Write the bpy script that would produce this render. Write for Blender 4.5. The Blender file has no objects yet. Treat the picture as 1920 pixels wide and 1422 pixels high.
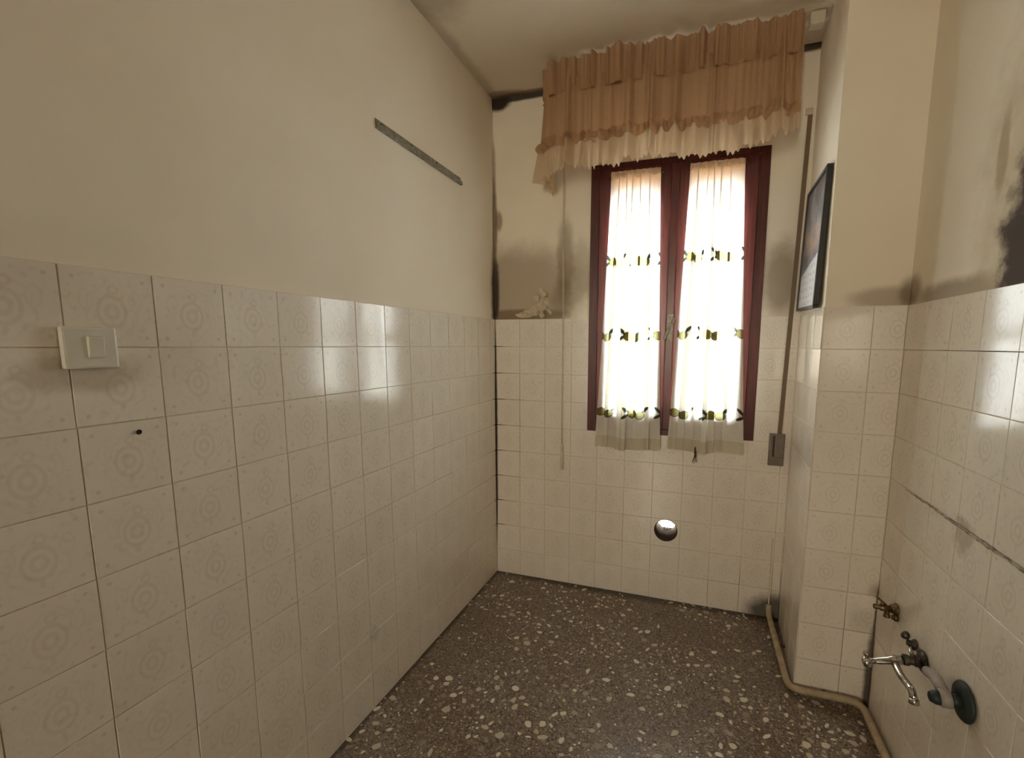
import bpy, bmesh, math, random
from mathutils import Vector, Matrix, Euler, noise as mnoise

# ------------------------------------------------------------------ camera
scene = bpy.context.scene
COL = scene.collection
cam_data = bpy.data.cameras.new('camera')
cam = bpy.data.objects.new('camera', cam_data)
COL.objects.link(cam)
CR = Vector((0.9506275880, 0.3102864106, 0.0054343572))
CU = Vector((-0.0447848860, 0.1198378165, 0.9917828450))
CF = Vector((-0.3070854976, 0.9430595109, -0.1278172760))
cam.matrix_world = Matrix(((CR.x, CU.x, -CF.x, 1.0992), (CR.y, CU.y, -CF.y, -2.3866),
                           (CR.z, CU.z, -CF.z, 1.3593), (0, 0, 0, 1)))
cam_data.sensor_fit = 'HORIZONTAL'
cam_data.sensor_width = 36.0
cam_data.lens = 16.002
cam_data.shift_x = -0.035634
cam_data.shift_y = 0.024114
cam_data.clip_start = 0.02
scene.camera = cam

# ------------------------------------------------------------------ daylight and exposure
world = bpy.data.worlds.new('overcast_sky')
scene.world = world
world.use_nodes = True
bg = world.node_tree.nodes['Background']
bg.inputs['Color'].default_value = (0.89, 0.95, 1.0, 1)
bg.inputs['Strength'].default_value = 22.0
vs = scene.view_settings
vs.view_transform = 'Standard'
vs.look = 'None'
vs.gamma = 1.0
vs.use_curve_mapping = False
vs.exposure = 1.50
scene.cycles.max_bounces = 8
scene.cycles.diffuse_bounces = 5
scene.cycles.glossy_bounces = 3
scene.cycles.use_adaptive_sampling = True
scene.cycles.adaptive_threshold = 0.02
scene.cycles.adaptive_min_samples = 16
scene.cycles.transparent_max_bounces = 12
scene.cycles.sample_clamp_indirect = 4.5
scene.cycles.caustics_reflective = False
scene.cycles.caustics_refractive = False

# portals: they give no light of their own, they only guide the sampling of the daylight at the openings
for pname, psx, psy, ploc, pface in (('window_portal', 0.83, 1.36, (0.96, 0.17, 1.577), -90),
                                     ('fill_window_portal', 0.56, 1.40, (0.43, -6.30, 1.60), 90)):
    portal_data = bpy.data.lights.new(pname, 'AREA')
    portal_data.shape = 'RECTANGLE'
    portal_data.size = psx
    portal_data.size_y = psy
    portal_data.cycles.is_portal = True
    portal = bpy.data.objects.new(pname, portal_data)
    COL.objects.link(portal)
    portal.location = ploc
    portal.rotation_euler = (math.radians(pface), 0, 0)

# ------------------------------------------------------------------ dimensions (metres)
T = 0.15                       # wall tile
RW, RD, RH = 1.77, 2.75, 2.655  # kitchen width, depth (towards -y), height
LX0, LX1, LY = -1.6, 3.4, -6.2   # unseen room added behind the viewer for fill light
TH = 0.18                      # thickness of the window wall
WX0, WX1, WZ0, WZ1 = 0.545, 1.375, 0.90, 2.26   # window opening
PX0, PXB, PY = 1.52, 1.543, -0.518              # pillar: front edge x, back edge x, front y
VX, VZ, VR = 0.979, 0.389, 0.0605               # vent hole
PA = math.atan2(PY, PX0 - PXB)                  # direction of the pillar's side face
rng = random.Random(7)

# ------------------------------------------------------------------ node helper
class N:
    def __init__(self, name):
        self.m = bpy.data.materials.new(name)
        self.m.use_nodes = True
        self.t = self.m.node_tree
        self.t.nodes.clear()
        self.out = self.t.nodes.new('ShaderNodeOutputMaterial')

    def n(self, typ, **kw):
        nd = self.t.nodes.new(typ)
        for k, v in kw.items():
            setattr(nd, k, v)
        return nd

    def put(self, sock, v):
        if isinstance(v, bpy.types.NodeSocket):
            self.t.links.new(v, sock)
        elif v is not None:
            sock.default_value = v

    def math(self, op, a, b=None, c=None, clamp=False):
        nd = self.n('ShaderNodeMath', operation=op, use_clamp=clamp)
        self.put(nd.inputs[0], a)
        if b is not None:
            self.put(nd.inputs[1], b)
        if c is not None:
            self.put(nd.inputs[2], c)
        return nd.outputs[0]

    def vmath(self, op, a, b=None):
        nd = self.n('ShaderNodeVectorMath', operation=op)
        self.put(nd.inputs[0], a)
        if b is not None:
            self.put(nd.inputs[1], b)
        return nd.outputs['Value'] if op in ('LENGTH', 'DISTANCE', 'DOT_PRODUCT') else nd.outputs[0]

    def rng(self, v, a, b, c=0.0, d=1.0, smooth=True):
        nd = self.n('ShaderNodeMapRange', interpolation_type='SMOOTHSTEP' if smooth else 'LINEAR')
        self.put(nd.inputs[0], v)
        for i, x in enumerate((a, b, c, d)):
            self.put(nd.inputs[1 + i], x)
        return nd.outputs[0]

    def mix(self, f, a, b, mode='MIX'):
        nd = self.n('ShaderNodeMix', data_type='RGBA', blend_type=mode)
        self.put(nd.inputs[0], f)
        for s, v in ((nd.inputs[6], a), (nd.inputs[7], b)):
            if isinstance(v, tuple) and len(v) == 3:
                v = (*v, 1)
            self.put(s, v)
        return nd.outputs[2]

    def noise(self, vec, scale, detail=3.0, rough=0.55, dist=0.0):
        nd = self.n('ShaderNodeTexNoise')
        self.put(nd.inputs['Vector'], vec)
        nd.inputs['Scale'].default_value = scale
        nd.inputs['Detail'].default_value = detail
        nd.inputs['Roughness'].default_value = rough
        nd.inputs['Distortion'].default_value = dist
        return nd.outputs['Fac']

    def vor(self, vec, scale, feature='F1', out='Distance'):
        nd = self.n('ShaderNodeTexVoronoi', feature=feature)
        self.put(nd.inputs['Vector'], vec)
        nd.inputs['Scale'].default_value = scale
        return nd.outputs[out]

    def pos(self):
        return self.n('ShaderNodeNewGeometry').outputs['Position']

    def xyz(self, v):
        nd = self.n('ShaderNodeSeparateXYZ')
        self.put(nd.inputs[0], v)
        return nd.outputs

    def uv(self):
        return self.n('ShaderNodeTexCoord').outputs['UV']

    def scale(self, v, s):
        return self.vmath('MULTIPLY', v, s)

    def bump(self, h, strength=0.2, dist=0.002):
        nd = self.n('ShaderNodeBump')
        nd.inputs['Strength'].default_value = strength
        nd.inputs['Distance'].default_value = dist
        self.put(nd.inputs['Height'], h)
        return nd.outputs[0]

    def bsdf(self, color, rough=0.5, metal=0.0, spec=0.5, normal=None, **kw):
        nd = self.n('ShaderNodeBsdfPrincipled')
        if isinstance(color, tuple) and len(color) == 3:
            color = (*color, 1)
        self.put(nd.inputs['Base Color'], color)
        self.put(nd.inputs['Roughness'], rough)
        self.put(nd.inputs['Metallic'], metal)
        self.put(nd.inputs['Specular IOR Level'], spec)
        if normal is not None:
            self.put(nd.inputs['Normal'], normal)
        for k, v in kw.items():
            self.put(nd.inputs[k.replace('_', ' ')], v)
        return nd.outputs[0]

    def done(self, shader):
        self.t.links.new(shader, self.out.inputs[0])
        return self.m


def blob(w, p, ns, c, r, amp=0.7, soft=0.5):
    """a stain: 1 inside the ellipsoid c, r with a ragged edge, 0 outside"""
    d = w.vmath('LENGTH', w.vmath('DIVIDE', w.vmath('SUBTRACT', p, c), r))
    d = w.math('ADD', d, w.math('MULTIPLY', w.math('SUBTRACT', ns, 0.5), amp))
    return w.rng(d, 1.0 + soft * 0.5, 1.0 - soft * 0.5)


def stain(w, col, p, ns, items):
    for c, r, colr, k, amp, soft in items:
        m = blob(w, p, ns, c, r, amp, soft)
        col = w.mix(w.math('MULTIPLY', m, k), col, colr)
    return col

BIG = 9.0
MOLD_DARK = (0.045, 0.03, 0.02)
BROWN = (0.20, 0.13, 0.07)
DUST = (0.36, 0.28, 0.19)
RUST = (0.05, 0.028, 0.02)

# ------------------------------------------------------------------ materials
def make_wall_material(tiled=True):
    w = N('wall_plaster_and_grout' if tiled else 'wall_plaster')
    p = w.pos()
    ns = w.noise(p, 9.0, 6.0, 0.62)
    big = w.noise(p, 1.7, 3.0)
    col = w.mix(w.rng(big, 0.3, 0.75), (0.83, 0.745, 0.61), (0.88, 0.805, 0.68))
    col = stain(w, col, p, ns, [
        # window wall: grey damp field beside the window, mould in the corner, dark band along the ceiling
        ((0.10, 0.0, 1.66), (0.42, 0.05, 0.22), DUST, 0.75, 0.5, 0.7),
        ((0.18, 0.0, 1.52), (0.25, 0.05, 0.035), BROWN, 0.75, 0.7, 0.6),
        ((0.41, 0.0, 1.80), (0.045, 0.05, 0.20), BROWN, 0.6, 0.8, 0.8),
        ((0.40, 0.0, 1.60), (0.06, 0.05, 0.10), BROWN, 0.4, 0.8, 0.8),
        ((0.50, 0.0, 1.75), (0.05, 0.05, 0.16), BROWN, 0.35, 0.8, 0.8),
        ((0.0, 0.0, 1.66), (0.028, 0.030, 0.20), MOLD_DARK, 0.9, 0.9, 0.7),
        ((0.0, 0.0, 2.02), (0.020, 0.018, 0.22), BROWN, 0.85, 0.9, 0.8),
        ((0.03, 0.0, 2.03), (0.022, 0.02, 0.05), BROWN, 0.7, 0.5, 0.8),
        ((0.0, 0.0, 2.30), (0.014, 0.012, 0.14), BROWN, 0.5, 0.9, 0.8),
        ((0.18, 0.0, 2.648), (0.34, 0.012, 0.022), MOLD_DARK, 0.95, 0.5, 0.6),
        ((0.03, 0.0, 2.632), (0.07, 0.012, 0.040), MOLD_DARK, 1.0, 0.5, 0.6),
        ((1.47, 0.0, 2.645), (0.12, 0.02, 0.022), MOLD_DARK, 0.9, 0.4, 0.6),
        ((1.45, 0.0, 1.66), (0.075, 0.05, 0.17), BROWN, 0.7, 0.8, 0.9),
        # pillar and right wall: damp line above the tiles, water damage and the dark broken patch
        ((1.74, -0.518, 1.525), (0.15, 0.02, 0.035), BROWN, 0.5, 0.9, 0.9),
        ((1.77, -0.535, 1.54), (0.03, 0.06, 0.05), BROWN, 0.65, 0.9, 0.9),
        ((1.77, -0.80, 1.512), (0.03, 0.27, 0.035), BROWN, 0.65, 0.9, 0.9),
        ((1.77, -1.17, 1.72), (0.05, 0.26, 0.42), (0.44, 0.33, 0.18), 0.6, 0.9, 0.8),
        ((1.77, -0.955, 1.82), (0.05, 0.022, 0.09), (0.34, 0.24, 0.12), 0.6, 0.9, 0.7),
        ((1.77, -1.30, 1.60), (0.05, 0.30, 0.42), RUST, 0.97, 0.75, 0.22),
        # light grubbiness round the switch on the left wall
        ((0.0, -1.84, 1.52), (0.03, 0.14, 0.06), DUST, 0.08, 0.8, 1.0),
    ])
    # grout between the tiles up to 1.50 m
    z = w.xyz(p)[2]
    gn = w.noise(p, 30.0, 3.0)
    grout = w.mix(gn, (0.56, 0.48, 0.38), (0.74, 0.66, 0.54))
    grout = stain(w, grout, p, ns, [
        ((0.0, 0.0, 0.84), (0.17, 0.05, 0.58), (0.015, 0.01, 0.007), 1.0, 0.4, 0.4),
        ((1.50, 0.0, 0.10), (0.35, 0.05, 0.16), MOLD_DARK, 0.8, 0.5, 0.6),
        ((1.77, -0.55, 0.20), (0.15, 0.15, 0.28), MOLD_DARK, 0.8, 0.5, 0.6),
        ((1.77, -1.0, 1.40), (0.05, 0.10, 0.10), MOLD_DARK, 0.9, 0.5, 0.5),
        ((1.77, -1.2, 1.35), (0.05, 0.45, 0.02), MOLD_DARK, 0.8, 0.3, 0.5),
        ((1.77, -1.2, 0.90), (0.05, 0.55, 0.02), BROWN, 0.5, 0.5, 0.5),
    ])
    if tiled:
        col = w.mix(w.rng(z, 1.4995, 1.5005), grout, col)
    hgt = w.noise(p, 30.0, 2.0, 0.6)
    return w.done(w.bsdf(col, 0.82, spec=0.25, normal=w.bump(hgt, 0.25, 0.002)))


def make_tile_material():
    w = N('glazed_wall_tile')
    u, v, _ = w.xyz(w.uv())
    dx = w.math('SUBTRACT', u, 0.5)
    dy = w.math('SUBTRACT', v, 0.5)

    def ell(ox, oy, rx, ry):
        a = w.math('DIVIDE', w.math('SUBTRACT', dx, ox), rx)
        b = w.math('DIVIDE', w.math('SUBTRACT', dy, oy), ry)
        return w.math('SQRT', w.math('ADD', w.math('MULTIPLY', a, a), w.math('MULTIPLY', b, b)))

    def ring(d, r, h):
        return w.rng(w.math('ABSOLUTE', w.math('SUBTRACT', d, r)), h, h * 0.35)

    def mx(*s):
        a = s[0]
        for b in s[1:]:
            a = w.math('MAXIMUM', a, b)
        return a
    e1 = ell(0, -0.04, 0.155, 0.20)
    ang = w.math('ARCTAN2', dy, dx)
    wob = w.math('MULTIPLY', w.math('COSINE', w.math('MULTIPLY', ang, 6.0)), 0.16)
    e2 = w.math('ADD', e1, wob)
    pat = mx(ring(e1, 1.0, 0.20), ring(e1, 0.42, 0.22),
             w.math('MULTIPLY', ring(e2, 1.75, 0.14), 0.4),
             ring(ell(0.03, 0.25, 0.05, 0.05), 1.0, 0.5),
             w.rng(ell(0, -0.31, 0.03, 0.05), 1.2, 0.7),
             w.math('MULTIPLY', ring(ell(0.27, 0.1, 0.07, 0.13), 1.0, 0.25), 0.45),
             w.math('MULTIPLY', ring(ell(-0.27, 0.1, 0.07, 0.13), 1.0, 0.25), 0.45))
    ax = w.math('SUBTRACT', w.math('ABSOLUTE', dx), 0.38)
    ay = w.math('SUBTRACT', w.math('ABSOLUTE', dy), 0.38)
    dd = w.math('SQRT', w.math('ADD', w.math('MULTIPLY', ax, ax), w.math('MULTIPLY', ay, ay)))
    dots = w.rng(dd, 0.034, 0.020)
    p = w.pos()
    spk = w.noise(p, 75.0, 2.0)
    rnd = w.n('ShaderNodeObjectInfo').outputs['Random']
    col = w.mix(rnd, (0.80, 0.725, 0.63), (0.835, 0.765, 0.675))
    col = w.mix(w.math('MULTIPLY', w.rng(spk, 0.52, 0.75), 0.20), col, (0.46, 0.39, 0.31))
    col = w.mix(w.math('MULTIPLY', pat, 0.17), col, (0.43, 0.35, 0.26))
    col = w.mix(w.math('MULTIPLY', dots, 0.28), col, (0.36, 0.31, 0.27))
    ns = w.noise(p, 14.0, 5.0, 0.6)
    col = stain(w, col, p, ns, [
        ((1.53, 0.0, 0.02), (0.13, 0.03, 0.10), MOLD_DARK, 0.85, 0.7, 0.7),
        ((0.0, 0.0, 0.85), (0.014, 0.014, 0.65), MOLD_DARK, 0.85, 0.5, 0.7),
        ((1.77, -0.518, 0.12), (0.022, 0.022, 0.20), RUST, 0.9, 0.6, 0.7),
        ((1.77, -0.518, 0.30), (0.008, 0.008, 0.22), BROWN, 0.9, 0.5, 0.6),
        ((1.77, -0.985, 0.872), (0.02, 0.045, 0.04), DUST, 0.55, 2.6, 0.7),
        ((0.0, -1.84, 1.30), (0.02, 0.09, 0.035), DUST, 0.5, 1.0, 0.9),
        ((0.0, -1.09, 0.295), (0.02, 0.022, 0.03), (0.35, 0.36, 0.28), 0.25, 2.6, 0.5),
        ((0.0, -1.95, 1.44), (0.02, 0.18, 0.07), DUST, 0.15, 0.8, 1.0),
    ])
    # black mould along the tile edges nearest the corner of the window wall
    px, py, pz = w.xyz(p)
    zz = w.math('ABSOLUTE', w.math('SUBTRACT', w.math('FRACT', w.math('ADD', w.math('DIVIDE', pz, T), 0.5)), 0.5))
    ml = w.math('MULTIPLY', w.rng(zz, 0.022, 0.008), w.rng(w.math('ADD', px, w.math('MULTIPLY', ns, 0.08)), 0.11, 0.06))
    ml = w.math('MULTIPLY', ml, w.math('MULTIPLY', w.rng(pz, 0.26, 0.30), w.rng(pz, 1.39, 1.36)))
    ml = w.math('MULTIPLY', ml, w.rng(py, -0.035, -0.02))
    col = w.mix(w.math('MULTIPLY', ml, 0.9), col, MOLD_DARK)
    soft = w.noise(p, 6.0, 2.0)
    return w.done(w.bsdf(col, w.rng(soft, 0.2, 0.8, 0.09, 0.15), spec=0.6,
                         normal=w.bump(soft, 0.10, 0.004)))


def make_floor_material():
    w = N('terrazzo_matrix')
    p = w.pos()
    ns = w.noise(p, 3.0, 4.0)
    col = w.mix(w.rng(ns, 0.3, 0.7), (0.165, 0.110, 0.080), (0.195, 0.152, 0.115))
    vc = w.vor(p, 170.0, out='Color')
    g = w.n('ShaderNodeSeparateColor')
    w.put(g.inputs[0], vc)
    col = w.mix(w.rng(g.outputs[0], 0.72, 0.80), col, (0.30, 0.24, 0.175))
    col = w.mix(w.rng(g.outputs[1], 0.80, 0.86), col, (0.085, 0.06, 0.047))
    mottle = w.noise(p, 10.0, 5.0)
    col = stain(w, col, p, mottle, [  # darker bands where the floor meets the window wall and left wall
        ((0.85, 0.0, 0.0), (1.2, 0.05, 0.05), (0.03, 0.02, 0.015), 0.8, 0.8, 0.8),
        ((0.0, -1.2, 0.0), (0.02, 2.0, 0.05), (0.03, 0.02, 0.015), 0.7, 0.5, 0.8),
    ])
    return w.done(w.bsdf(col, w.rng(ns, 0.2, 0.8, 0.26, 0.40), spec=0.45, normal=w.bump(mottle, 0.08, 0.002)))


def make_chip_material():
    w = N('terrazzo_chip')
    r = w.n('ShaderNodeNewGeometry').outputs['Random Per Island']
    ramp = w.n('ShaderNodeValToRGB')
    w.put(ramp.inputs[0], r)
    cr = ramp.color_ramp
    cr.interpolation = 'CONSTANT'
    stops = [(0.0, (0.80, 0.72, 0.58)), (0.30, (0.62, 0.54, 0.41)), (0.48, (0.86, 0.80, 0.69)),
             (0.68, (0.40, 0.34, 0.26)), (0.82, (0.30, 0.23, 0.17)), (0.92, (0.56, 0.45, 0.33))]
    while len(cr.elements) < len(stops):
        cr.elements.new(0.5)
    for e, (q, c) in zip(cr.elements, stops):
        e.position = q
        e.color = (*c, 1)
    p = w.pos()
    col = w.mix(w.math('MULTIPLY', w.noise(p, 120.0, 3.0), 0.35), ramp.outputs[0], (0.30, 0.25, 0.19))
    return w.done(w.bsdf(col, 0.30, spec=0.45))


def make_ceiling_material():
    w = N('ceiling_paint')
    p = w.pos()
    ns = w.noise(p, 8.0, 6.0, 0.6)
    col = w.mix(ns, (0.74, 0.655, 0.53), (0.80, 0.715, 0.59))
    col = stain(w, col, p, ns, [
        ((0.03, -0.02, RH), (0.16, 0.045, 0.05), BROWN, 0.7, 0.6, 0.8),
        ((0.25, 0.0, RH), (0.40, 0.03, 0.05), BROWN, 0.8, 0.6, 0.8),
        ((0.0, -0.3, RH), (0.05, 0.6, 0.05), DUST, 0.5, 0.8, 0.9),
        ((0.06, -0.75, RH), (0.14, 0.14, 0.05), BROWN, 0.4, 0.9, 0.9),
    ])
    return w.done(w.bsdf(col, 0.9, spec=0.2, normal=w.bump(w.noise(p, 140.0, 3.0), 0.2, 0.002)))


def simple(name, color, rough=0.5, metal=0.0, spec=0.5, var=0.0, scale=40.0, bump=0.0, alt=None, stretch=None):
    w = N(name)
    p = w.pos()
    if stretch:
        p = w.scale(p, stretch)
    n = w.noise(p, scale, 4.0)
    col = w.mix(w.rng(n, 0.3, 0.7), color, alt if alt else tuple(c * (1 - var) for c in color))
    return w.done(w.bsdf(col, rough, metal, spec, normal=w.bump(n, bump, 0.002) if bump else None))


def make_sheer(name, color, see, trans, slub, print_lemons=False):
    w = N(name)
    uv = w.uv()
    p = w.pos()
    hatch = w.noise(w.scale(p, (60.0, 60.0, 420.0)), 1.0, 2.0)
    col = w.mix(w.rng(hatch, 0.45, 0.75), color, tuple(c * 0.86 for c in color))
    op = w.math('MULTIPLY', w.rng(hatch, 0.3, 0.8), slub)
    if print_lemons:
        u, v, _ = w.xyz(uv)
        for row, (vz, off) in enumerate(((0.308, 0.15), (0.574, 0.45), (0.862, 0.25))):
            fr = w.math('FRACT', w.math('ADD', w.math('MULTIPLY', u, 2.0), off))
            a = w.math('MULTIPLY', w.math('SUBTRACT', fr, 0.5), 0.175)     # metres along the cloth
            b = w.math('MULTIPLY', w.math('SUBTRACT', v, vz), 1.38)        # metres down the cloth

            def el(ox, oy, rx, ry, rot):
                c, s = math.cos(rot), math.sin(rot)
                x0 = w.math('SUBTRACT', a, ox)
                y0 = w.math('SUBTRACT', b, oy)
                x1 = w.math('DIVIDE', w.math('ADD', w.math('MULTIPLY', x0, c), w.math('MULTIPLY', y0, s)), rx)
                y1 = w.math('DIVIDE', w.math('SUBTRACT', w.math('MULTIPLY', y0, c), w.math('MULTIPLY', x0, s)), ry)
                return w.math('SQRT', w.math('ADD', w.math('MULTIPLY', x1, x1), w.math('MULTIPLY', y1, y1)))
            for (ox, oy, rx, ry, rot, cc) in ((-0.022, 0.002, 0.027, 0.022, 0.2, (0.25, 0.205, 0.075)),
                                              (0.024, 0.012, 0.025, 0.021, -0.3, (0.24, 0.215, 0.095))):
                e = el(ox, oy, rx, ry, rot)
                m = w.rng(e, 1.02, 0.94)
                rim = w.rng(w.math('ABSOLUTE', w.math('SUBTRACT', e, 0.93)), 0.14, 0.05)
                col = w.mix(m, col, cc)
                col = w.mix(w.math('MULTIPLY', rim, 0.7), col, (0.09, 0.085, 0.035))
                op = w.math('MAXIMUM', op, m)
                op = w.math('MAXIMUM', op, w.math('MULTIPLY', rim, 0.95))
            for (ox, oy, rx, ry, rot) in ((-0.056, -0.020, 0.024, 0.009, 0.7), (-0.060, 0.014, 0.022, 0.008, -0.5),
                                          (0.052, -0.018, 0.023, 0.009, -0.7)):
                e = el(ox, oy, rx, ry, rot)
                m = w.rng(e, 1.05, 0.85)
                col = w.mix(m, col, (0.075, 0.085, 0.055))
                op = w.math('MAXIMUM', op, w.math('MULTIPLY', m, 0.8))
    d = w.n('ShaderNodeBsdfDiffuse')
    w.put(d.inputs[0], col)
    tl = w.n('ShaderNodeBsdfTranslucent')
    w.put(tl.inputs[0], col)
    tp = w.n('ShaderNodeBsdfTransparent')
    m1 = w.n('ShaderNodeMixShader')
    m1.inputs[0].default_value = trans
    w.t.links.new(d.outputs[0], m1.inputs[1])
    w.t.links.new(tl.outputs[0], m1.inputs[2])
    m2 = w.n('ShaderNodeMixShader')
    fac = w.math('ADD', w.math('MULTIPLY', op, see), 1.0 - see, clamp=True)
    w.put(m2.inputs[0], fac)
    w.t.links.new(tp.outputs[0], m2.inputs[1])
    w.t.links.new(m1.outputs[0], m2.inputs[2])
    return w.done(m2.outputs[0])


def make_glass(name='window_glass', tint=(0.95, 0.97, 0.97, 1)):
    w = N(name)
    g = w.n('ShaderNodeBsdfGlossy')
    g.inputs['Roughness'].default_value = 0.0
    tp = w.n('ShaderNodeBsdfTransparent')
    tp.inputs[0].default_value = tint
    fr = w.n('ShaderNodeFresnel')
    fr.inputs[0].default_value = 1.45
    m = w.n('ShaderNodeMixShader')
    w.t.links.new(fr.outputs[0], m.inputs[0])
    w.t.links.new(tp.outputs[0], m.inputs[1])
    w.t.links.new(g.outputs[0], m.inputs[2])
    return w.done(m.outputs[0])


def make_pvc():
    w = N('shutter_pvc')
    d = w.bsdf((0.66, 0.50, 0.34), 0.45)
    tl = w.n('ShaderNodeBsdfTranslucent')
    tl.inputs[0].default_value = (0.72, 0.50, 0.30, 1)
    m = w.n('ShaderNodeMixShader')
    m.inputs[0].default_value = 0.30
    w.t.links.new(d, m.inputs[1])
    w.t.links.new(tl.outputs[0], m.inputs[2])
    return w.done(m.outputs[0])


def make_calendar():
    w = N('calendar_print')
    uv = w.uv()
    u, v, _ = w.xyz(uv)
    n = w.noise(w.scale(uv, (3.0, 3.0, 3.0)), 1.3, 5.0, 0.6, 0.6)
    n2 = w.noise(w.scale(uv, (2.0, 4.0, 1.0)), 2.4, 5.0, 0.6)
    art = w.mix(w.rng(n, 0.40, 0.62), (0.05, 0.052, 0.07), (0.24, 0.23, 0.26))
    mid = w.rng(w.math('ABSOLUTE', w.math('SUBTRACT', v, 0.56)), 0.16, 0.05)
    art = w.mix(w.math('MULTIPLY', mid, w.rng(n2, 0.3, 0.6)), art, (0.42, 0.29, 0.23))
    # date sheet: faint rows of small grey marks on white paper
    gx = w.math('FRACT', w.math('MULTIPLY', u, 7.0))
    gy = w.math('FRACT', w.math('MULTIPLY', v, 17.0))
    mk = w.math('MULTIPLY', w.rng(w.math('ABSOLUTE', w.math('SUBTRACT', gx, 0.5)), 0.30, 0.22),
                w.rng(w.math('ABSOLUTE', w.math('SUBTRACT', gy, 0.5)), 0.28, 0.2))
    mk = w.math('MULTIPLY', mk, w.rng(w.noise(w.scale(uv, (14.0, 34.0, 1.0)), 1.0, 2.0), 0.42, 0.6))
    sheet = w.mix(w.math('MULTIPLY', mk, 0.75), (0.86, 0.86, 0.92), (0.30, 0.30, 0.36))
    edge = w.math('ADD', v, w.math('MULTIPLY', w.math('SUBTRACT', u, 0.5), -0.14))
    col = w.mix(w.rng(edge, 0.352, 0.358), sheet, art)
    return w.done(w.bsdf(col, 0.28, spec=0.5))


M_WALL = make_wall_material()
M_PLAIN = simple('fill_room_plaster', (0.50, 0.41, 0.31), 0.85, spec=0.2, scale=3.0, alt=(0.44, 0.36, 0.27))  # walls of the added fill room
M_TILE = make_tile_material()
M_FLOOR = make_floor_material()
M_CHIP = make_chip_material()
M_CEIL = make_ceiling_material()
M_WOOD = simple('mahogany_varnish', (0.12, 0.022, 0.017), 0.32, spec=0.5, scale=3.0, alt=(0.065, 0.013, 0.011), stretch=(30, 30, 2.0), bump=0.05)
M_GLASS = make_glass()
M_AMBER = make_glass('amber_fill_glass', (0.97, 0.89, 0.76, 1))  # tint chosen to warm the added fill light from behind
M_SHEER = make_sheer('lemon_voile', (0.90, 0.87, 0.79), 0.07, 0.38, 0.5, True)
M_HEM = make_sheer('voile_hem', (0.84, 0.78, 0.66), 0.15, 0.6, 0.3)
M_VAL = make_sheer('peach_valance_cloth', (0.54, 0.345, 0.20), 0.10, 0.38, 0.5)
M_LACE = make_sheer('cream_lace', (0.72, 0.56, 0.38), 0.30, 0.5, 0.4)
M_PVC = make_pvc()
M_RAILP = simple('ivory_plastic', (0.66, 0.58, 0.46), 0.4, var=0.06)
M_SWITCH = simple('switch_plastic', (0.70, 0.66, 0.57), 0.35, var=0.05)
M_STEEL = simple('dull_steel', (0.34, 0.31, 0.25), 0.45, metal=0.4, scale=60.0, alt=(0.20, 0.18, 0.13), bump=0.05)
M_CHROME = simple('chrome', (0.62, 0.60, 0.56), 0.14, metal=1.0, scale=90.0, alt=(0.42, 0.40, 0.36))
M_BRASS = simple('tarnished_brass', (0.26, 0.18, 0.075), 0.38, metal=0.85, scale=80.0, alt=(0.13, 0.09, 0.045))
M_DARKM = simple('oxidised_metal', (0.13, 0.11, 0.09), 0.4, metal=0.7, scale=90.0, alt=(0.05, 0.045, 0.04))
M_GREYP = simple('grey_pipe_plastic', (0.36, 0.32, 0.29), 0.45, var=0.15)
M_RUBBER = simple('green_black_rubber', (0.022, 0.036, 0.032), 0.55, var=0.3)
M_STRAP = simple('woven_strap', (0.23, 0.16, 0.095), 0.8, scale=260.0, alt=(0.16, 0.11, 0.065))
M_WIND = simple('winder_plastic', (0.21, 0.165, 0.125), 0.45, var=0.2)
M_WINDD = simple('winder_slot', (0.03, 0.025, 0.02), 0.6, var=0.2)
M_PIPE = simple('painted_pipe', (0.46, 0.375, 0.25), 0.45, scale=25.0, alt=(0.34, 0.25, 0.15))
M_CORD = simple('pull_cord', (0.72, 0.62, 0.46), 0.7, var=0.12)
M_CAL = make_calendar()
M_FRAME = simple('black_frame', (0.022, 0.017, 0.013), 0.45, var=0.3)
M_FLAKE = simple('flaked_paint', (0.66, 0.57, 0.43), 0.85, scale=60.0, alt=(0.50, 0.41, 0.29), bump=0.2)
M_SLEEVE = simple('dusty_vent_sleeve', (0.085, 0.065, 0.048), 0.95, spec=0.0, scale=50.0, alt=(0.06, 0.045, 0.033), bump=0.2)
M_GRILLE = simple('darkened_vent_plastic', (0.05, 0.05, 0.052), 0.6, var=0.05)  # backlit shade put into the colour, so the louvres show as bars
M_SEAL = simple('old_sealant', (0.46, 0.38, 0.28), 0.7, scale=45.0, alt=(0.13, 0.095, 0.06), bump=0.3)
M_HOLE = simple('plug_hole', (0.012, 0.009, 0.007), 0.8, var=0.3)
M_TASSEL = simple('rust_red_thread', (0.14, 0.045, 0.022), 0.8, scale=200.0, alt=(0.07, 0.022, 0.012))

# ------------------------------------------------------------------ mesh helpers
def new_bm():
    return bmesh.new()


def obj(name, bm, mat, parent=None, smooth=False, loc=None, rot=None):
    me = bpy.data.meshes.new(name)
    bmesh.ops.recalc_face_normals(bm, faces=bm.faces[:])
    bm.to_mesh(me)
    bm.free()
    if smooth:
        for f in me.polygons:
            f.use_smooth = True
    me.materials.append(mat)
    o = bpy.data.objects.new(name, me)
    COL.objects.link(o)
    if parent:
        o.parent = parent
    if loc:
        o.location = loc
    if rot:
        o.rotation_euler = rot
    return o


def empty(name, loc=(0, 0, 0), rotz=0.0):
    e = bpy.data.objects.new(name, None)
    e.empty_display_size = 0.05
    COL.objects.link(e)
    e.location = loc
    e.rotation_euler = (0, 0, rotz)
    return e


def tag(o, label, cat, group=None):
    o['label'] = label
    o['category'] = cat
    if group:
        o['group'] = group
    return o


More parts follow.
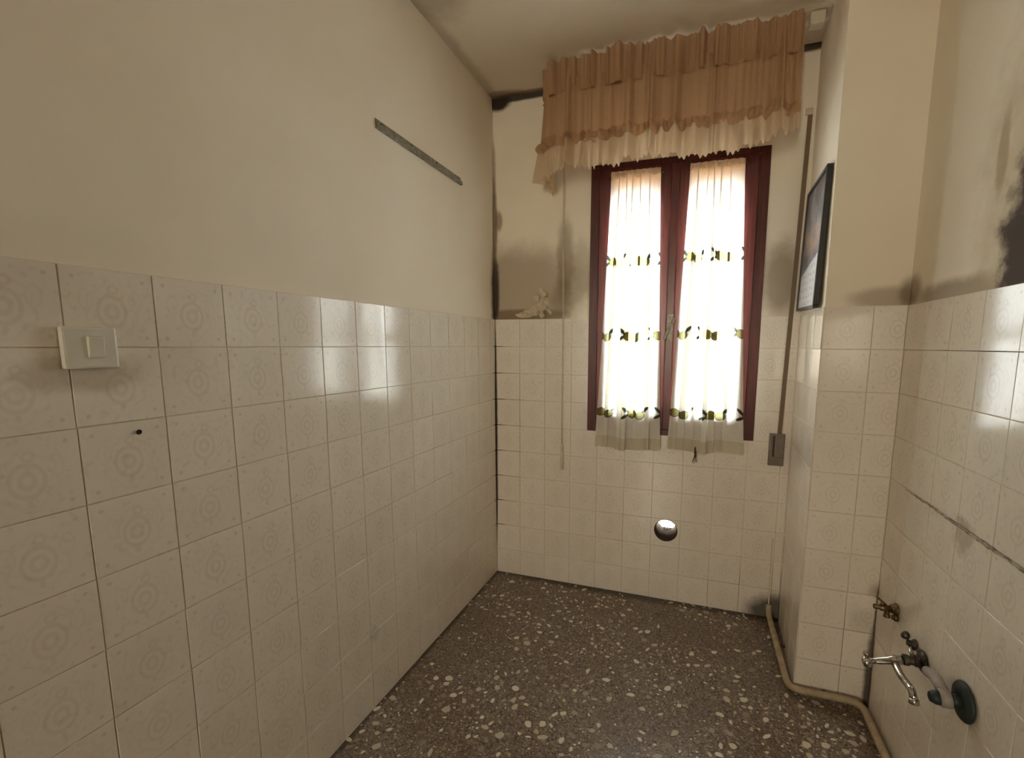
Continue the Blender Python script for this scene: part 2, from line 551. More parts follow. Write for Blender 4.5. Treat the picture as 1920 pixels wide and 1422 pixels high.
def struct(o, label=None):
    o['kind'] = 'structure'
    if label:
        o['label'] = label
    return o


def box(bm, x0, x1, y0, y1, z0, z1, bev=0.0, mat=None, seg=2):
    r = bmesh.ops.create_cube(bm, size=1.0)
    vv = r['verts']
    for v in vv:
        v.co = Vector(((x0 + x1) / 2 + v.co.x * (x1 - x0), (y0 + y1) / 2 + v.co.y * (y1 - y0),
                       (z0 + z1) / 2 + v.co.z * (z1 - z0)))
    if bev:
        ed = list({e for v in vv for e in v.link_edges})
        r2 = bmesh.ops.bevel(bm, geom=ed, offset=bev, segments=seg, profile=0.6, affect='EDGES')
        vv = list({v for f in r2['faces'] for v in f.verts} | {v for v in vv if v.is_valid})
    if mat is not None:
        bmesh.ops.transform(bm, matrix=mat, verts=[v for v in vv if v.is_valid])
    return vv


def frame_of(d):
    d = Vector(d).normalized()
    a = Vector((0, 0, 1)) if abs(d.z) < 0.9 else Vector((1, 0, 0))
    x = d.cross(a).normalized()
    return x, d.cross(x).normalized(), d


def lathe(bm, origin, direction, prof, seg=20, caps=True):
    """prof: list of (distance along direction, radius)"""
    x, y, d = frame_of(direction)
    o = Vector(origin)
    rings = []
    for t, r in prof:
        rings.append([bm.verts.new(o + d * t + (x * math.cos(2 * math.pi * i / seg) + y * math.sin(2 * math.pi * i / seg)) * r)
                      for i in range(seg)])
    for a, b in zip(rings, rings[1:]):
        for i in range(seg):
            j = (i + 1) % seg
            bm.faces.new((a[i], a[j], b[j], b[i]))
    if caps:
        bm.faces.new(rings[0][::-1])
        bm.faces.new(rings[-1])


def tube(bm, pts, r, seg=10, caps=True):
    pts = [Vector(p) for p in pts]
    rings = []
    tan0 = (pts[1] - pts[0]).normalized()
    x, y, _ = frame_of(tan0)
    for i, p in enumerate(pts):
        tn = (pts[min(i + 1, len(pts) - 1)] - pts[max(i - 1, 0)]).normalized()
        x = (x - tn * x.dot(tn)).normalized()
        y = tn.cross(x).normalized()
        rr = r[i] if isinstance(r, (list, tuple)) else r
        rings.append([bm.verts.new(p + (x * math.cos(2 * math.pi * k / seg) + y * math.sin(2 * math.pi * k / seg)) * rr)
                      for k in range(seg)])
    for a, b in zip(rings, rings[1:]):
        for k in range(seg):
            j = (k + 1) % seg
            bm.faces.new((a[k], a[j], b[j], b[k]))
    if caps:
        bm.faces.new(rings[0][::-1])
        bm.faces.new(rings[-1])


def rounded(pts, rad, n=6):
    """polyline with its inner corners rounded"""
    pts = [Vector(p) for p in pts]
    out = [pts[0]]
    for a, b, c in zip(pts, pts[1:], pts[2:]):
        u = (a - b)
        v = (c - b)
        k = min(rad, u.length * 0.45, v.length * 0.45)
        p0 = b + u.normalized() * k
        p1 = b + v.normalized() * k
        for i in range(n + 1):
            t = i / n
            out.append(p0 * (1 - t) ** 2 + b * 2 * t * (1 - t) + p1 * t * t)
    out.append(pts[-1])
    return out


def sheet(name, nx, ny, fn, mat, parent=None, ufn=None):
    """a cloth surface: fn(u, v) -> point, u across, v down; UV stored"""
    bm = new_bm()
    uvl = bm.loops.layers.uv.new('UVMap')
    g = [[bm.verts.new(fn(i / nx, j / ny)) for i in range(nx + 1)] for j in range(ny + 1)]
    for j in range(ny):
        for i in range(nx):
            f = bm.faces.new((g[j][i], g[j][i + 1], g[j + 1][i + 1], g[j + 1][i]))
            for lp, (a, b) in zip(f.loops, ((i, j), (i + 1, j), (i + 1, j + 1), (i, j + 1))):
                lp[uvl].uv = (ufn(a / nx, b / ny) if ufn else a / nx, b / ny)
    me = bpy.data.meshes.new(name)
    bm.to_mesh(me)
    bm.free()
    for f in me.polygons:
        f.use_smooth = True
    me.materials.append(mat)
    o = bpy.data.objects.new(name, me)
    COL.objects.link(o)
    if parent:
        o.parent = parent
    return o

# ------------------------------------------------------------------ tiles
TT, GJ, BV = 0.0028, 0.0009, 0.0007      # tile thickness, half joint, edge rounding
_tiles = {}


def tile_geometry(bm, uvl, x0, x1, z0, z1, u0, u1, v0, v1, M=None):
    """one tile with rounded edges; back at y = 0, face towards -y"""
    M = M or Matrix()
    a = [(x0, z0), (x1, z0), (x1, z1), (x0, z1)]
    b = [(x0 + BV, z0 + BV), (x1 - BV, z0 + BV), (x1 - BV, z1 - BV), (x0 + BV, z1 - BV)]
    r0 = [bm.verts.new(M @ Vector((x, 0.0, z))) for x, z in a]
    r1 = [bm.verts.new(M @ Vector((x, -(TT - BV), z))) for x, z in a]
    r2 = [bm.verts.new(M @ Vector((x, -TT, z))) for x, z in b]
    fs = [bm.faces.new(r2)]
    for p, q in ((r0, r1), (r1, r2)):
        for i in range(4):
            j = (i + 1) % 4
            fs.append(bm.faces.new((p[i], p[j], q[j], q[i])))
    uvs = [(u0, v0), (u1, v0), (u1, v1), (u0, v1)]
    look = {}
    for ring in (r0, r1, r2):
        for v, t in zip(ring, uvs):
            look[v] = t
    for f in fs:
        for lp in f.loops:
            lp[uvl].uv = look[lp.vert]


def tile_mesh(wd, ht, u0, u1, v0, v1):
    key = tuple(round(q, 4) for q in (wd, ht, u0, u1, v0, v1))
    if key not in _tiles:
        bm = new_bm()
        uvl = bm.loops.layers.uv.new('UVMap')
        tile_geometry(bm, uvl, -wd / 2, wd / 2, -ht / 2, ht / 2, u0, u1, v0, v1)
        me = bpy.data.meshes.new('tile')
        bm.to_mesh(me)
        bm.free()
        me.materials.append(M_TILE)
        _tiles[key] = me
    return _tiles[key]


def cells(s_start, s_end, phase, holes=()):
    """tile rectangles (s0, s1, z0, z1, u0, u1, v0, v1) along a wall, cut at its ends and at the window"""
    out = []
    k0 = math.floor((s_start - phase) / T - 1e-6)
    k = k0
    while phase + k * T < s_end - 1e-6:
        a, b = phase + k * T, phase + (k + 1) * T
        for row in range(10):
            z0, z1 = row * T, (row + 1) * T
            ca, cb = max(a, s_start), min(b, s_end)
            pieces = [(ca, cb)]
            for hx0, hx1, hz0, hz1 in holes:
                if z0 >= hz0 - 1e-4 and z1 <= hz1 + 1e-4:
                    nx = []
                    for pa, pb in pieces:
                        if pb <= hx0 or pa >= hx1:
                            nx.append((pa, pb))
                        else:
                            if pa < hx0:
                                nx.append((pa, hx0))
                            if pb > hx1:
                                nx.append((hx1, pb))
                    pieces = nx
            for pa, pb in pieces:
                if pb - pa > 0.008:
                    out.append((pa, pb, z0, z1, (pa - a) / T, (pb - a) / T, 0.0, 1.0))
        k += 1
    return out


def lay_tiles(parent, origin, rotz, cell_list, skip=None, far=None):
    """each tile its own object; those past `far` (never in the picture) joined in one"""
    R = Matrix.Translation(Vector(origin)) @ Matrix.Rotation(rotz, 4, 'Z')
    rest = new_bm()
    uvl = rest.loops.layers.uv.new('UVMap')
    nrest = 0
    for (s0, s1, z0, z1, u0, u1, v0, v1) in cell_list:
        if skip and skip(s0, s1, z0, z1):
            continue
        wd, ht = s1 - s0 - 2 * GJ, z1 - z0 - 2 * GJ
        c = Vector(((s0 + s1) / 2, 0, (z0 + z1) / 2))
        if far and far(c.x):
            tile_geometry(rest, uvl, -wd / 2, wd / 2, -ht / 2, ht / 2, u0, u1, v0, v1, R @ Matrix.Translation(c))
            nrest += 1
            continue
        o = bpy.data.objects.new('tile', tile_mesh(wd, ht, u0, u1, v0, v1))
        COL.objects.link(o)
        o.parent = parent
        tilt = Euler((rng.gauss(0, 0.004), rng.gauss(0, 0.002), rng.gauss(0, 0.0045))).to_matrix().to_4x4()
        o.matrix_world = R @ Matrix.Translation(c + Vector((0, rng.uniform(-0.0002, 0.0002), 0))) @ tilt
    if nrest:
        o = obj('tile_field', rest, M_TILE, parent)
        o['kind'] = 'stuff'
    else:
        rest.free()

# ------------------------------------------------------------------ the room
bm = new_bm()
box(bm, -0.12, 0.0, -RD, TH, -0.12, RH + 0.1)
wall_left = struct(obj('wall_left', bm, M_WALL), 'long cream plaster wall with pale patterned tiles below')

bm = new_bm()
box(bm, RW, RW + 0.12, -RD, TH, -0.12, RH + 0.1)
wall_right = struct(obj('wall_right', bm, M_WALL), 'tiled wall with plumbing and dark damp patch above the tiles')

# window wall: solid round the window opening and the round vent hole
bm = new_bm()
box(bm, 0.0, WX0, 0, TH, -0.12, RH + 0.1)
box(bm, WX1, RW, 0, TH, -0.12, RH + 0.1)
box(bm, WX0, WX1, 0, TH, WZ1, RH + 0.1)
HX0, HX1, HZ0, HZ1 = 0.8, 1.1, 0.30, 0.45
box(bm, WX0, HX0, 0, TH, -0.12, WZ0)
box(bm, HX1, WX1, 0, TH, -0.12, WZ0)
box(bm, HX0, HX1, 0, TH, -0.12, HZ0)
box(bm, HX0, HX1, 0, TH, HZ1, WZ0)


def square_with_hole(bm, x0, x1, z0, z1, ys, uvl=None, uvs=None, n=48):
    """faces between a rectangle and the round vent hole, at depths ys, joined by the hole's wall"""
    pts = []
    for i in range(n):
        a = 2 * math.pi * (i + 0.5) / n
        dx, dz = math.cos(a), math.sin(a)
        ks = []
        if abs(dx) > 1e-6:
            ks.append(((x1 if dx > 0 else x0) - VX) / dx)
        if abs(dz) > 1e-6:
            ks.append(((z1 if dz > 0 else z0) - VZ) / dz)
        k = min(ks)
        pts.append(((VX + dx * VR, VZ + dz * VR), (VX + dx * k, VZ + dz * k)))
    layers = []
    for y in ys:
        inner = [bm.verts.new((p[0][0], y, p[0][1])) for p in pts]
        outer = [bm.verts.new((p[1][0], y, p[1][1])) for p in pts]
        for i in range(n):
            j = (i + 1) % n
            bm.faces.new((inner[i], inner[j], outer[j], outer[i]))
        layers.append((inner, outer))
    (ia, oa), (ib, ob) = layers
    for i in range(n):
        j = (i + 1) % n
        bm.faces.new((ia[i], ia[j], ib[j], ib[i]))
    # the four corners cut off by the fan
    for cx in (x0, x1):
        for cz in (z0, z1):
            for (inner, outer), y in zip(layers, ys):
                near = sorted(outer, key=lambda v: (v.co.x - cx) ** 2 + (v.co.z - cz) ** 2)[:2]
                try:
                    bm.faces.new((near[0], near[1], bm.verts.new((cx, y, cz))))
                except ValueError:
                    pass
    return layers


square_with_hole(bm, HX0, HX1, HZ0, HZ1, (0.0, TH))
wall_back = struct(obj('wall_back', bm, M_WALL), 'window wall, cream plaster over pale tiles, mouldy corner')

# pillar in the right-hand corner
bm = new_bm()
prof = [(PX0, PY), (RW + 0.01, PY), (RW + 0.01, 0.01), (PXB, 0.01)]
lo = [bm.verts.new((x, y, -0.05)) for x, y in prof]
hi = [bm.verts.new((x, y, RH + 0.05)) for x, y in prof]
bm.faces.new(lo)
bm.faces.new(hi)
for i in range(4):
    j = (i + 1) % 4
    bm.faces.new((lo[i], lo[j], hi[j], hi[i]))
wall_pillar = struct(obj('wall_pillar', bm, M_WALL), 'square plastered pillar with tiled lower half in the corner')

# unseen room and window added behind the viewer as a source of fill light
DX0, DX1, DZ0, DZ = 0.15, 0.71, 0.90, 2.30
bm = new_bm()
box(bm, LX0, DX0, LY - 0.2, LY, -0.12, RH + 0.1)
box(bm, DX1, LX1, LY - 0.2, LY, -0.12, RH + 0.1)
box(bm, DX0, DX1, LY - 0.2, LY, DZ, RH + 0.1)
box(bm, DX0, DX1, LY - 0.2, LY, -0.12, DZ0)
wall_front = struct(obj('wall_front', bm, M_PLAIN), 'plain unseen wall added to hold the fill window')
bm = new_bm()
box(bm, LX0 - 0.12, LX0, LY - 0.2, -RD, -0.12, RH + 0.1)
box(bm, LX0, -0.12, -RD - 0.001, -RD + 0.1, -0.12, RH + 0.1)
struct(obj('wall_fill_left', bm, M_PLAIN), 'plain wall of the added unseen room beside the kitchen opening')
bm = new_bm()
box(bm, LX1, LX1 + 0.12, LY - 0.2, -RD, -0.12, RH + 0.1)
box(bm, RW + 0.12, LX1, -RD - 0.001, -RD + 0.1, -0.12, RH + 0.1)
struct(obj('wall_fill_right', bm, M_PLAIN), 'plain wall of the added unseen room on the plumbing side')

bm = new_bm()
box(bm, LX0 - 0.12, LX1 + 0.12, LY - 0.2, TH, RH, RH + 0.12)
ceiling = struct(obj('ceiling', bm, M_CEIL), 'cream painted ceiling with damp corner')

bm = new_bm()
box(bm, LX0 - 0.12, LX1 + 0.12, LY - 0.2, TH, -0.12, 0.0)
floor = struct(obj('floor', bm, M_FLOOR), 'brown terrazzo floor with cream stone chips')

# terrazzo chips: thousands of flat stone pieces set in the floor
bm = new_bm()
cellsz = 0.03
hashg = {}


def chip_fits(x, y, r):
    cx, cy = int(x / cellsz), int(y / cellsz)
    for i in (-1, 0, 1):
        for j in (-1, 0, 1):
            for (a, b, q) in hashg.get((cx + i, cy + j), ()):
                if (a - x) ** 2 + (b - y) ** 2 < (q + r) ** 2 * 0.8:
                    return False
    hashg.setdefault((cx, cy), []).append((x, y, r))
    return True


def chips(count, rmin, rmax, power):
    made = tries = 0
    while made < count and tries < count * 12:
        tries += 1
        x, y = rng.uniform(0.006, RW - 0.006), rng.uniform(-3.2, -0.008)
        dens = mnoise.noise((x * 5.0, y * 5.0, 3.1)) * 0.9 + 0.45
        if rng.random() > dens:
            continue
        r = rmin + (rmax - rmin) * rng.random() ** power
        if not chip_fits(x, y, r):
            continue
        if x + r > PX0 and y > PY - r:
            continue
        n = rng.choice((5, 6, 6, 7, 8))
        a0, el, th = rng.uniform(0, 6.28), rng.uniform(0.38, 0.9), rng.uniform(0, 3.14)
        vs_ = []
        for i in range(n):
            a = a0 + 2 * math.pi * (i + rng.uniform(-0.25, 0.25)) / n
            rr = r * rng.uniform(0.75, 1.1)
            px, py = math.cos(a) * rr, math.sin(a) * rr * el
            qx, qy = px * math.cos(th) - py * math.sin(th), px * math.sin(th) + py * math.cos(th)
            vs_.append(bm.verts.new((min(max(x + qx, 0.001), RW - 0.001), min(y + qy, -0.002), 0.0003)))
        bm.faces.new(vs_)
        made += 1


chips(2300, 0.0060, 0.0195, 1.5)
chips(5200, 0.0018, 0.0050, 1.4)
chip_obj = obj('terrazzo_chips', bm, M_CHIP, floor)
chip_obj['kind'] = 'stuff'
for poly in chip_obj.data.polygons:
    if poly.normal.z < 0:
        poly.flip()

# tiles, wall by wall
lay_tiles(wall_left, (0, -RD, 0), math.pi / 2, cells(0.0, RD - 0.001, RD - 0.0632),
          far=lambda s: s < RD - 2.45)
lay_tiles(wall_back, (0, 0, 0), 0.0, cells(0.006, PXB - 0.003, 0.0019, [(WX0, WX1, WZ0, WZ1)]),
          skip=lambda a, b, c, d: a < VX < b and c < VZ < d)
lay_tiles(wall_right, (RW, 0, 0), -math.pi / 2, cells(0.518 + 0.006, RD, 0.8139),
          far=lambda s: s > 2.1)
lay_tiles(wall_pillar, (PX0, PY, 0), 0.0, cells(-0.005, RW - PX0 - 0.002, 0.0))
lay_tiles(wall_pillar, (PXB, 0, 0), PA, cells(0.007, 0.5185, 0.5185 - 4 * T))

# the tile with the round hole for the vent
bm = new_bm()
uvl = bm.loops.layers.uv.new('UVMap')
tx0, tz0 = 0.9019 + GJ, 0.30 + GJ
tx1, tz1 = 1.0519 - GJ, 0.45 - GJ
VZs = VZ
square_with_hole(bm, tx0, tx1, tz0, max(tz1, VZ + VR + 0.0003), (-TT, 0.0))
for f in bm.faces:
    for lp in f.loops:
        lp[uvl].uv = ((lp.vert.co.x - tx0) / (tx1 - tx0), (lp.vert.co.z - tz0) / (tz1 - tz0))
obj('tile', bm, M_TILE, wall_back)

# drilled hole left in a tile of the left wall
bm = new_bm()
lathe(bm, (0.0062, -1.768, 1.176), (1, 0, 0), [(0.0, 0.0035), (0.0006, 0.0055), (0.0012, 0.0050), (0.0008, 0.0030)], 14)
obj('screw_hole', bm, M_HOLE, wall_left)

# remains of sealant where a worktop met the right wall
bm = new_bm()
pts = []
rad = []
for i in range(60):
    y = -0.66 - i * 0.014
    pts.append((RW - 0.0065, y, 0.899 + rng.uniform(-0.0025, 0.0025)))
    rad.append(max(0.0012, 0.0022 + 0.002 * mnoise.noise((y * 14, 0, 0)) + (0.0012 if y < -0.85 else 0)))
tube(bm, pts, rad, 7)
obj('sealant_bead', bm, M_SEAL, wall_right, True)

# curled flakes of paint beside the window
flake_spots = [(0.262, 1.560, 0.050, 0.030, 0.5), (0.225, 1.535, 0.055, 0.022, 0.1), (0.180, 1.522, 0.050, 0.016, -0.1),
               (0.300, 1.590, 0.026, 0.034, -0.6), (0.285, 1.640, 0.022, 0.032, 0.9), (0.320, 1.548, 0.030, 0.014, -0.8),
               (0.255, 1.615, 0.024, 0.020, 0.2), (0.285, 1.525, 0.018, 0.024, 0.6)]
for fx, fz, rx, rz, ro in flake_spots:
    bm = new_bm()
    n, rings_ = 12, 3
    cen = bm.verts.new((fx, -0.002, fz))
    prev = None
    ring_vs = []
    wob = [rng.uniform(0.7, 1.15) for _ in range(n)]
    for k in range(1, rings_ + 1):
        q = k / rings_
        vs_ = []
        for i in range(n):
            a = 2 * math.pi * i / n
            px, pz = math.cos(a) * rx * q * wob[i], math.sin(a) * rz * q * wob[i]
            x = px * math.cos(ro) - pz * math.sin(ro)
            z = px * math.sin(ro) + pz * math.cos(ro)
            curl = 0.002 + 0.016 * q ** 2 * max(0.0, math.sin(a + ro * 2 + 0.8))
            vs_.append(bm.verts.new((fx + x, -curl, fz + z)))
        ring_vs.append(vs_)
    for i in range(n):
        j = (i + 1) % n
        bm.faces.new((cen, ring_vs[0][i], ring_vs[0][j]))
        for a_, b_ in zip(ring_vs, ring_vs[1:]):
            bm.faces.new((a_[i], a_[j], b_[j], b_[i]))
    obj('paint_flake', bm, M_FLAKE, wall_back)

# ------------------------------------------------------------------ window
win = struct(empty('window_1', (0.96, 0.03, WZ0)), 'mahogany two-leaf casement window')


def wpart(name, parent, mat, boxes, bev=0.003):
    """boxes in room coordinates, parented keeping place"""
    b = new_bm()
    for q in boxes:
        box(b, *q, bev=bev)
    o = obj(name, b, mat)
    o.parent = parent
    o.matrix_parent_inverse = Matrix.Translation(-parent_world(parent))
    return o


def parent_world(o):
    p = Vector(o.location)
    return p


bpy.context.view_layer.update()
FY0, FY1 = -0.004, 0.055
wpart('frame', win, M_WOOD, [
    (WX0, WX0 + 0.048, FY0, FY1, WZ0, WZ1), (WX1 - 0.048, WX1, FY0, FY1, WZ0, WZ1),
    (WX0 + 0.048, WX1 - 0.048, FY0, FY1, WZ1 - 0.05, WZ1), (WX0 + 0.048, WX1 - 0.048, FY0, FY1, WZ0, WZ0 + 0.05)])
GZ0, GZ1 = 1.018, 2.203
for side, (a, b, ga, gb) in enumerate(((WX0 + 0.044, 0.945, 0.657, 0.891), (0.975, WX1 - 0.044, 1.029, 1.263))):
    sy0, sy1 = -0.014, 0.036
    sash = wpart('sash', win, M_WOOD, [
        (a, ga, sy0, sy1, WZ0 + 0.03, WZ1 - 0.03), (gb, b, sy0, sy1, WZ0 + 0.03, WZ1 - 0.03),
        (ga - 0.001, gb + 0.001, sy0, sy1, GZ1, WZ1 - 0.03), (ga - 0.001, gb + 0.001, sy0, sy1, WZ0 + 0.03, GZ0)], bev=0.005)
    b_ = new_bm()
    box(b_, ga - 0.006, gb + 0.006, 0.010, 0.014, GZ0 - 0.006, GZ1 + 0.006)
    pane = obj('pane', b_, M_GLASS)
    pane.parent = sash
    if side == 1:
        right_sash = sash
# meeting bar over the joint of the two sashes
mb = wpart('meeting_bar', win, M_WOOD, [(0.938, 0.982, -0.026, 0.036, WZ0 + 0.03, WZ1 - 0.03)], bev=0.007)
hb = new_bm()
box(hb, 0.948, 0.976, -0.031, -0.025, 1.385, 1.515, bev=0.003)
box(hb, -0.007, 0.007, -0.050, -0.036, -0.065, 0.050, bev=0.004,
    mat=Matrix.Translation((0.962, 0, 1.448)) @ Matrix.Rotation(math.radians(24), 4, 'Y'))
lathe(hb, (0.962, -0.028, 1.452), (0, -1, 0), [(0, 0.009), (0.02, 0.008)], 14)
handle = obj('handle', hb, M_STEEL)
handle.parent = mb
handle['label'] = 'small worn metal lever handle'
# sill outside
wpart('sill', win, M_RAILP, [(WX0, WX1, 0.055, TH + 0.04, WZ0 - 0.02, WZ0 + 0.012)])

# ------------------------------------------------------------------ roller shutter, partly lowered
sh = tag(empty('roller_shutter', (0.96, 0.105, 2.30)), 'beige roller shutter lowered a little behind the top of the window', 'shutter')
SZ, SP = 2.028, 0.049
smesh = None
for i in range(6):
    b = new_bm()
    n = 8
    x0, x1 = WX0 + 0.012, WX1 - 0.012
    cs = []
    for k in range(n + 1):
        a = math.pi * k / n
        cs.append((0.105 - 0.010 * math.sin(a) ** 0.7 if 0 < k < n else 0.105, -0.0235 + 0.047 * k / n))
    cs += [(0.111, 0.0235), (0.111, -0.0235)]
    ra = [b.verts.new((x0, y, z)) for y, z in cs]
    rb_ = [b.verts.new((x1, y, z)) for y, z in cs]
    for k in range(len(cs)):
        j = (k + 1) % len(cs)
        b.faces.new((ra[k], ra[j], rb_[j], rb_[k]))
    b.faces.new(ra)
    b.faces.new(rb_)
    zc = SZ + 0.024 + i * SP
    # the joint above each slat: webs with light slots left between them on one joint
    if i < 5:
        if i == 1:
            x = x0
            while x < x1:
                w_ = min(0.024, x1 - x)
                box(b, x, x + w_, 0.104, 0.109, 0.0230, 0.0262)
                x += 0.036
        else:
            box(b, x0, x1, 0.104, 0.109, 0.0230, 0.0262)
    bmesh.ops.translate(b, verts=b.verts[:], vec=(0, 0, zc))
    o = obj('slat', b, M_PVC)
    o.parent = sh
    o.matrix_parent_inverse = Matrix.Translation((-0.96, -0.105, -2.30))

# ------------------------------------------------------------------ casement curtains
def casement_curtain(label, xt0, xt1, xb0, xb1, zb, seed, tassel_x=None):
    r = random.Random(seed)
    root = tag(empty('voile_curtain', ((xt0 + xt1) / 2, -0.03, 2.19)), label, 'curtain')
    ph = [r.uniform(0, 6.28) for _ in range(6)]
    mid = (xt0 + xt1) / 2
    pin = r.uniform(0.42, 0.52)
    pleats = [(c_ + r.uniform(-0.03, 0.03), 0.030 + 0.014 * r.random(), 0.12 + 0.05 * r.random()) for c_ in (0.16, 0.34, pin, 0.60, 0.80)]

    def across(u, v):
        uu = u + 0.035 * math.sin(2 * math.pi * 2.5 * u + ph[3]) * min(1, v * 3) - 0.0225 * math.sin(2 * math.pi * (u - pin))
        for pc, pw, ph_ in pleats:
            t = (u - pc) / pw
            uu -= ph_ * t * math.exp(-t * t) * (0.45 + 0.55 * min(1, v * 2.5))
        return min(max(uu, 0.0), 1.0) if 0 < u < 1 else u

    def fn(u, v, off=0.0):
        sp = v ** 1.25
        a = xt0 * (1 - sp) + xb0 * sp
        b = xt1 * (1 - sp) + xb1 * sp
        fold = (math.sin(2 * math.pi * 2.5 * u + ph[0]) * 0.5 + math.sin(2 * math.pi * 5 * u + ph[1] + 0.6 * v) * 0.35
                + math.sin(2 * math.pi * 9 * u + ph[2]) * 0.22 * (1 - 0.5 * v))
        centre = math.exp(-((u - pin) / 0.055) ** 2) - 0.7 * math.exp(-((u - pin - 0.12) / 0.05) ** 2)
        amp = 0.006 + 0.010 * v
        uu = across(u, v)
        x = a + (b - a) * uu
        y = -0.036 - 0.012 * sum(math.exp(-((u - pc) / pw) ** 2) for pc, pw, _ in pleats) - amp * (fold + 1.0) - 0.018 * centre * (0.3 + 0.7 * v) - off
        z = 2.20 + (zb - 2.20) * v - (0.006 * math.sin(2 * math.pi * 1.5 * u + ph[4]) * v)
        return Vector((x, y, z)) - root.location
    cloth = sheet('cloth', 260, 60, fn, M_SHEER, root, across)
    sheet('hem', 220, 6, lambda u, v: fn(u, 0.955 + 0.0455 * v, 0.0025), M_HEM, cloth)
    sheet('casing', 60, 4, lambda u, v: Vector((xt0 + (xt1 - xt0) * u, -0.034 - 0.012 * math.sin(math.pi * v) - 0.003 * (1 + math.sin(50 * u)), 2.206 - 0.034 * v)) - root.location, M_HEM, cloth)
    b = new_bm()
    tube(b, [(xt0 - 0.012, -0.030, 2.190), (xt1 + 0.012, -0.030, 2.190)], 0.0035, 8)
    for xx in (xt0 - 0.010, xt1 + 0.010):
        lathe(b, (xx, -0.014, 2.190), (0, -1, 0), [(0, 0.005), (0.018, 0.004), (0.020, 0.002)], 10)
    bmesh.ops.translate(b, verts=b.verts[:], vec=-root.location)
    obj('rod', b, M_BRASS, root, True)
    if tassel_x:
        b = new_bm()
        lathe(b, (tassel_x, -0.058, zb + 0.024), (0.05, 0, -1), [(0, 0.002), (0.01, 0.004), (0.02, 0.0045), (0.028, 0.007), (0.034, 0.004), (0.05, 0.006)], 10)
        for k in range(7):
            a = k * 0.9
            tube(b, [(tassel_x, -0.058, zb - 0.016), (tassel_x + 0.012 * math.cos(a), -0.058 + 0.008 * math.sin(a), zb - 0.052 - 0.004 * (k % 3))], 0.0012, 5)
        bmesh.ops.translate(b, verts=b.verts[:], vec=-root.location)
        t = obj('tassel', b, M_TASSEL, root)
        t['label'] = 'small rust red tassel'
    return root


casement_curtain('sheer cream lemon curtain on the window leaf away from the pillar', 0.655, 0.893, 0.597, 0.938, 0.823, 11)
casement_curtain('sheer cream lemon curtain with rust tassel on the leaf next to pillar', 1.027, 1.265, 0.970, 1.330, 0.838, 23, 1.107)

# ------------------------------------------------------------------ ceiling rail and gathered valance
VY = -0.225
RX0 = 0.375
rail_pts = [(RX0 + 0.045, -0.002, 2.632), (RX0 + 0.045, VY + 0.045, 2.632), (PX0 + 0.004, VY + 0.045, 2.632)]
rail_path = rounded(rail_pts, 0.12, 10)
rl = tag(empty('curtain_rail', (0.95, VY, 2.632)), 'ivory curved curtain rail under the ceiling carrying the peach valance', 'curtain rail')
b = new_bm()
tube(b, rail_path, 0.011, 8)
bmesh.ops.translate(b, verts=b.verts[:], vec=-rl.location)
obj('rail', b, M_RAILP, rl, True)
b = new_bm()
box(b, 1.458, 1.512, VY + 0.006, VY + 0.056, 2.607, 2.653, bev=0.006)
bmesh.ops.translate(b, verts=b.verts[:], vec=-rl.location)
obj('end_bracket', b, M_RAILP, rl)
for xx in (0.7, 1.15):
    b = new_bm()
    box(b, xx - 0.012, xx + 0.012, VY + 0.034, VY + 0.056, 2.640, 2.655, bev=0.002)
    bmesh.ops.translate(b, verts=b.verts[:], vec=-rl.location)
    obj('ceiling_clip', b, M_RAILP, rl)

# arc-length parametrisation of the path the cloth follows
vp = rounded([(RX0 - 0.012, -0.015, 0), (RX0 - 0.012, VY - 0.012, 0), (1.440, VY - 0.012, 0)], 0.11, 12)
cum = [0.0]
for a_, b_ in zip(vp, vp[1:]):
    cum.append(cum[-1] + (b_ - a_).length)
LEN = cum[-1]


def along(s):
    s = min(max(s, 0.0), LEN)
    for i in range(len(cum) - 1):
        if s <= cum[i + 1] + 1e-9:
            t = (s - cum[i]) / max(cum[i + 1] - cum[i], 1e-9)
            p = vp[i].lerp(vp[i + 1], t)
            d = (vp[i + 1] - vp[i]).normalized()
            return p, Vector((d.y, -d.x, 0))     # outward, away from the wall
    return vp[-1], Vector((0, -1, 0))


vroot = tag(empty('valance', (0.95, VY, 2.63)), 'short peach gathered valance with cream lace frill above the window', 'valance')
vr = random.Random(5)
f_s = [vr.uniform(0, LEN) for _ in range(15)]
f_w = [vr.uniform(0.010, 0.024) for _ in f_s]
f_h = [vr.uniform(0.018, 0.042) * vr.choice((1, 1, -0.6)) for _ in f_s]


def big_folds(s):
    return sum(h * math.exp(-((s - c) / w) ** 2) for c, w, h in zip(f_s, f_w, f_h))


def n1(s, k, seed):
    return mnoise.noise((s * k, seed, 0.5))


def vpoint(s, z, out):
    p, nrm = along(s)
    q = p + nrm * max(out, -0.012)
    return Vector((q.x, min(q.y, -0.006), z)) - vroot.location


def heading(u, v):
    s = u * LEN
    f = n1(s, 38, 1) * 0.042 + n1(s, 80, 2) * 0.018
    top = 2.644 + 0.006 * n1(s, 40, 3)
    z = top + (2.500 - top) * v
    out = 0.012 + f * (1.1 - 0.55 * v) + big_folds(s) * 0.5 * v - 0.010 * math.exp(-((v - 0.93) / 0.08) ** 2)
    return vpoint(s, z, out)


def drape(u, v):
    s = u * LEN
    f = n1(s, 24, 5) * 0.026 + n1(s, 60, 6) * 0.009
    z = 2.560 + (2.292 - 2.560) * v
    out = 0.000 + f * (1 - 0.2 * v) + big_folds(s) * (0.6 + 0.5 * v) + 0.006 * v
    return vpoint(s, z, out)


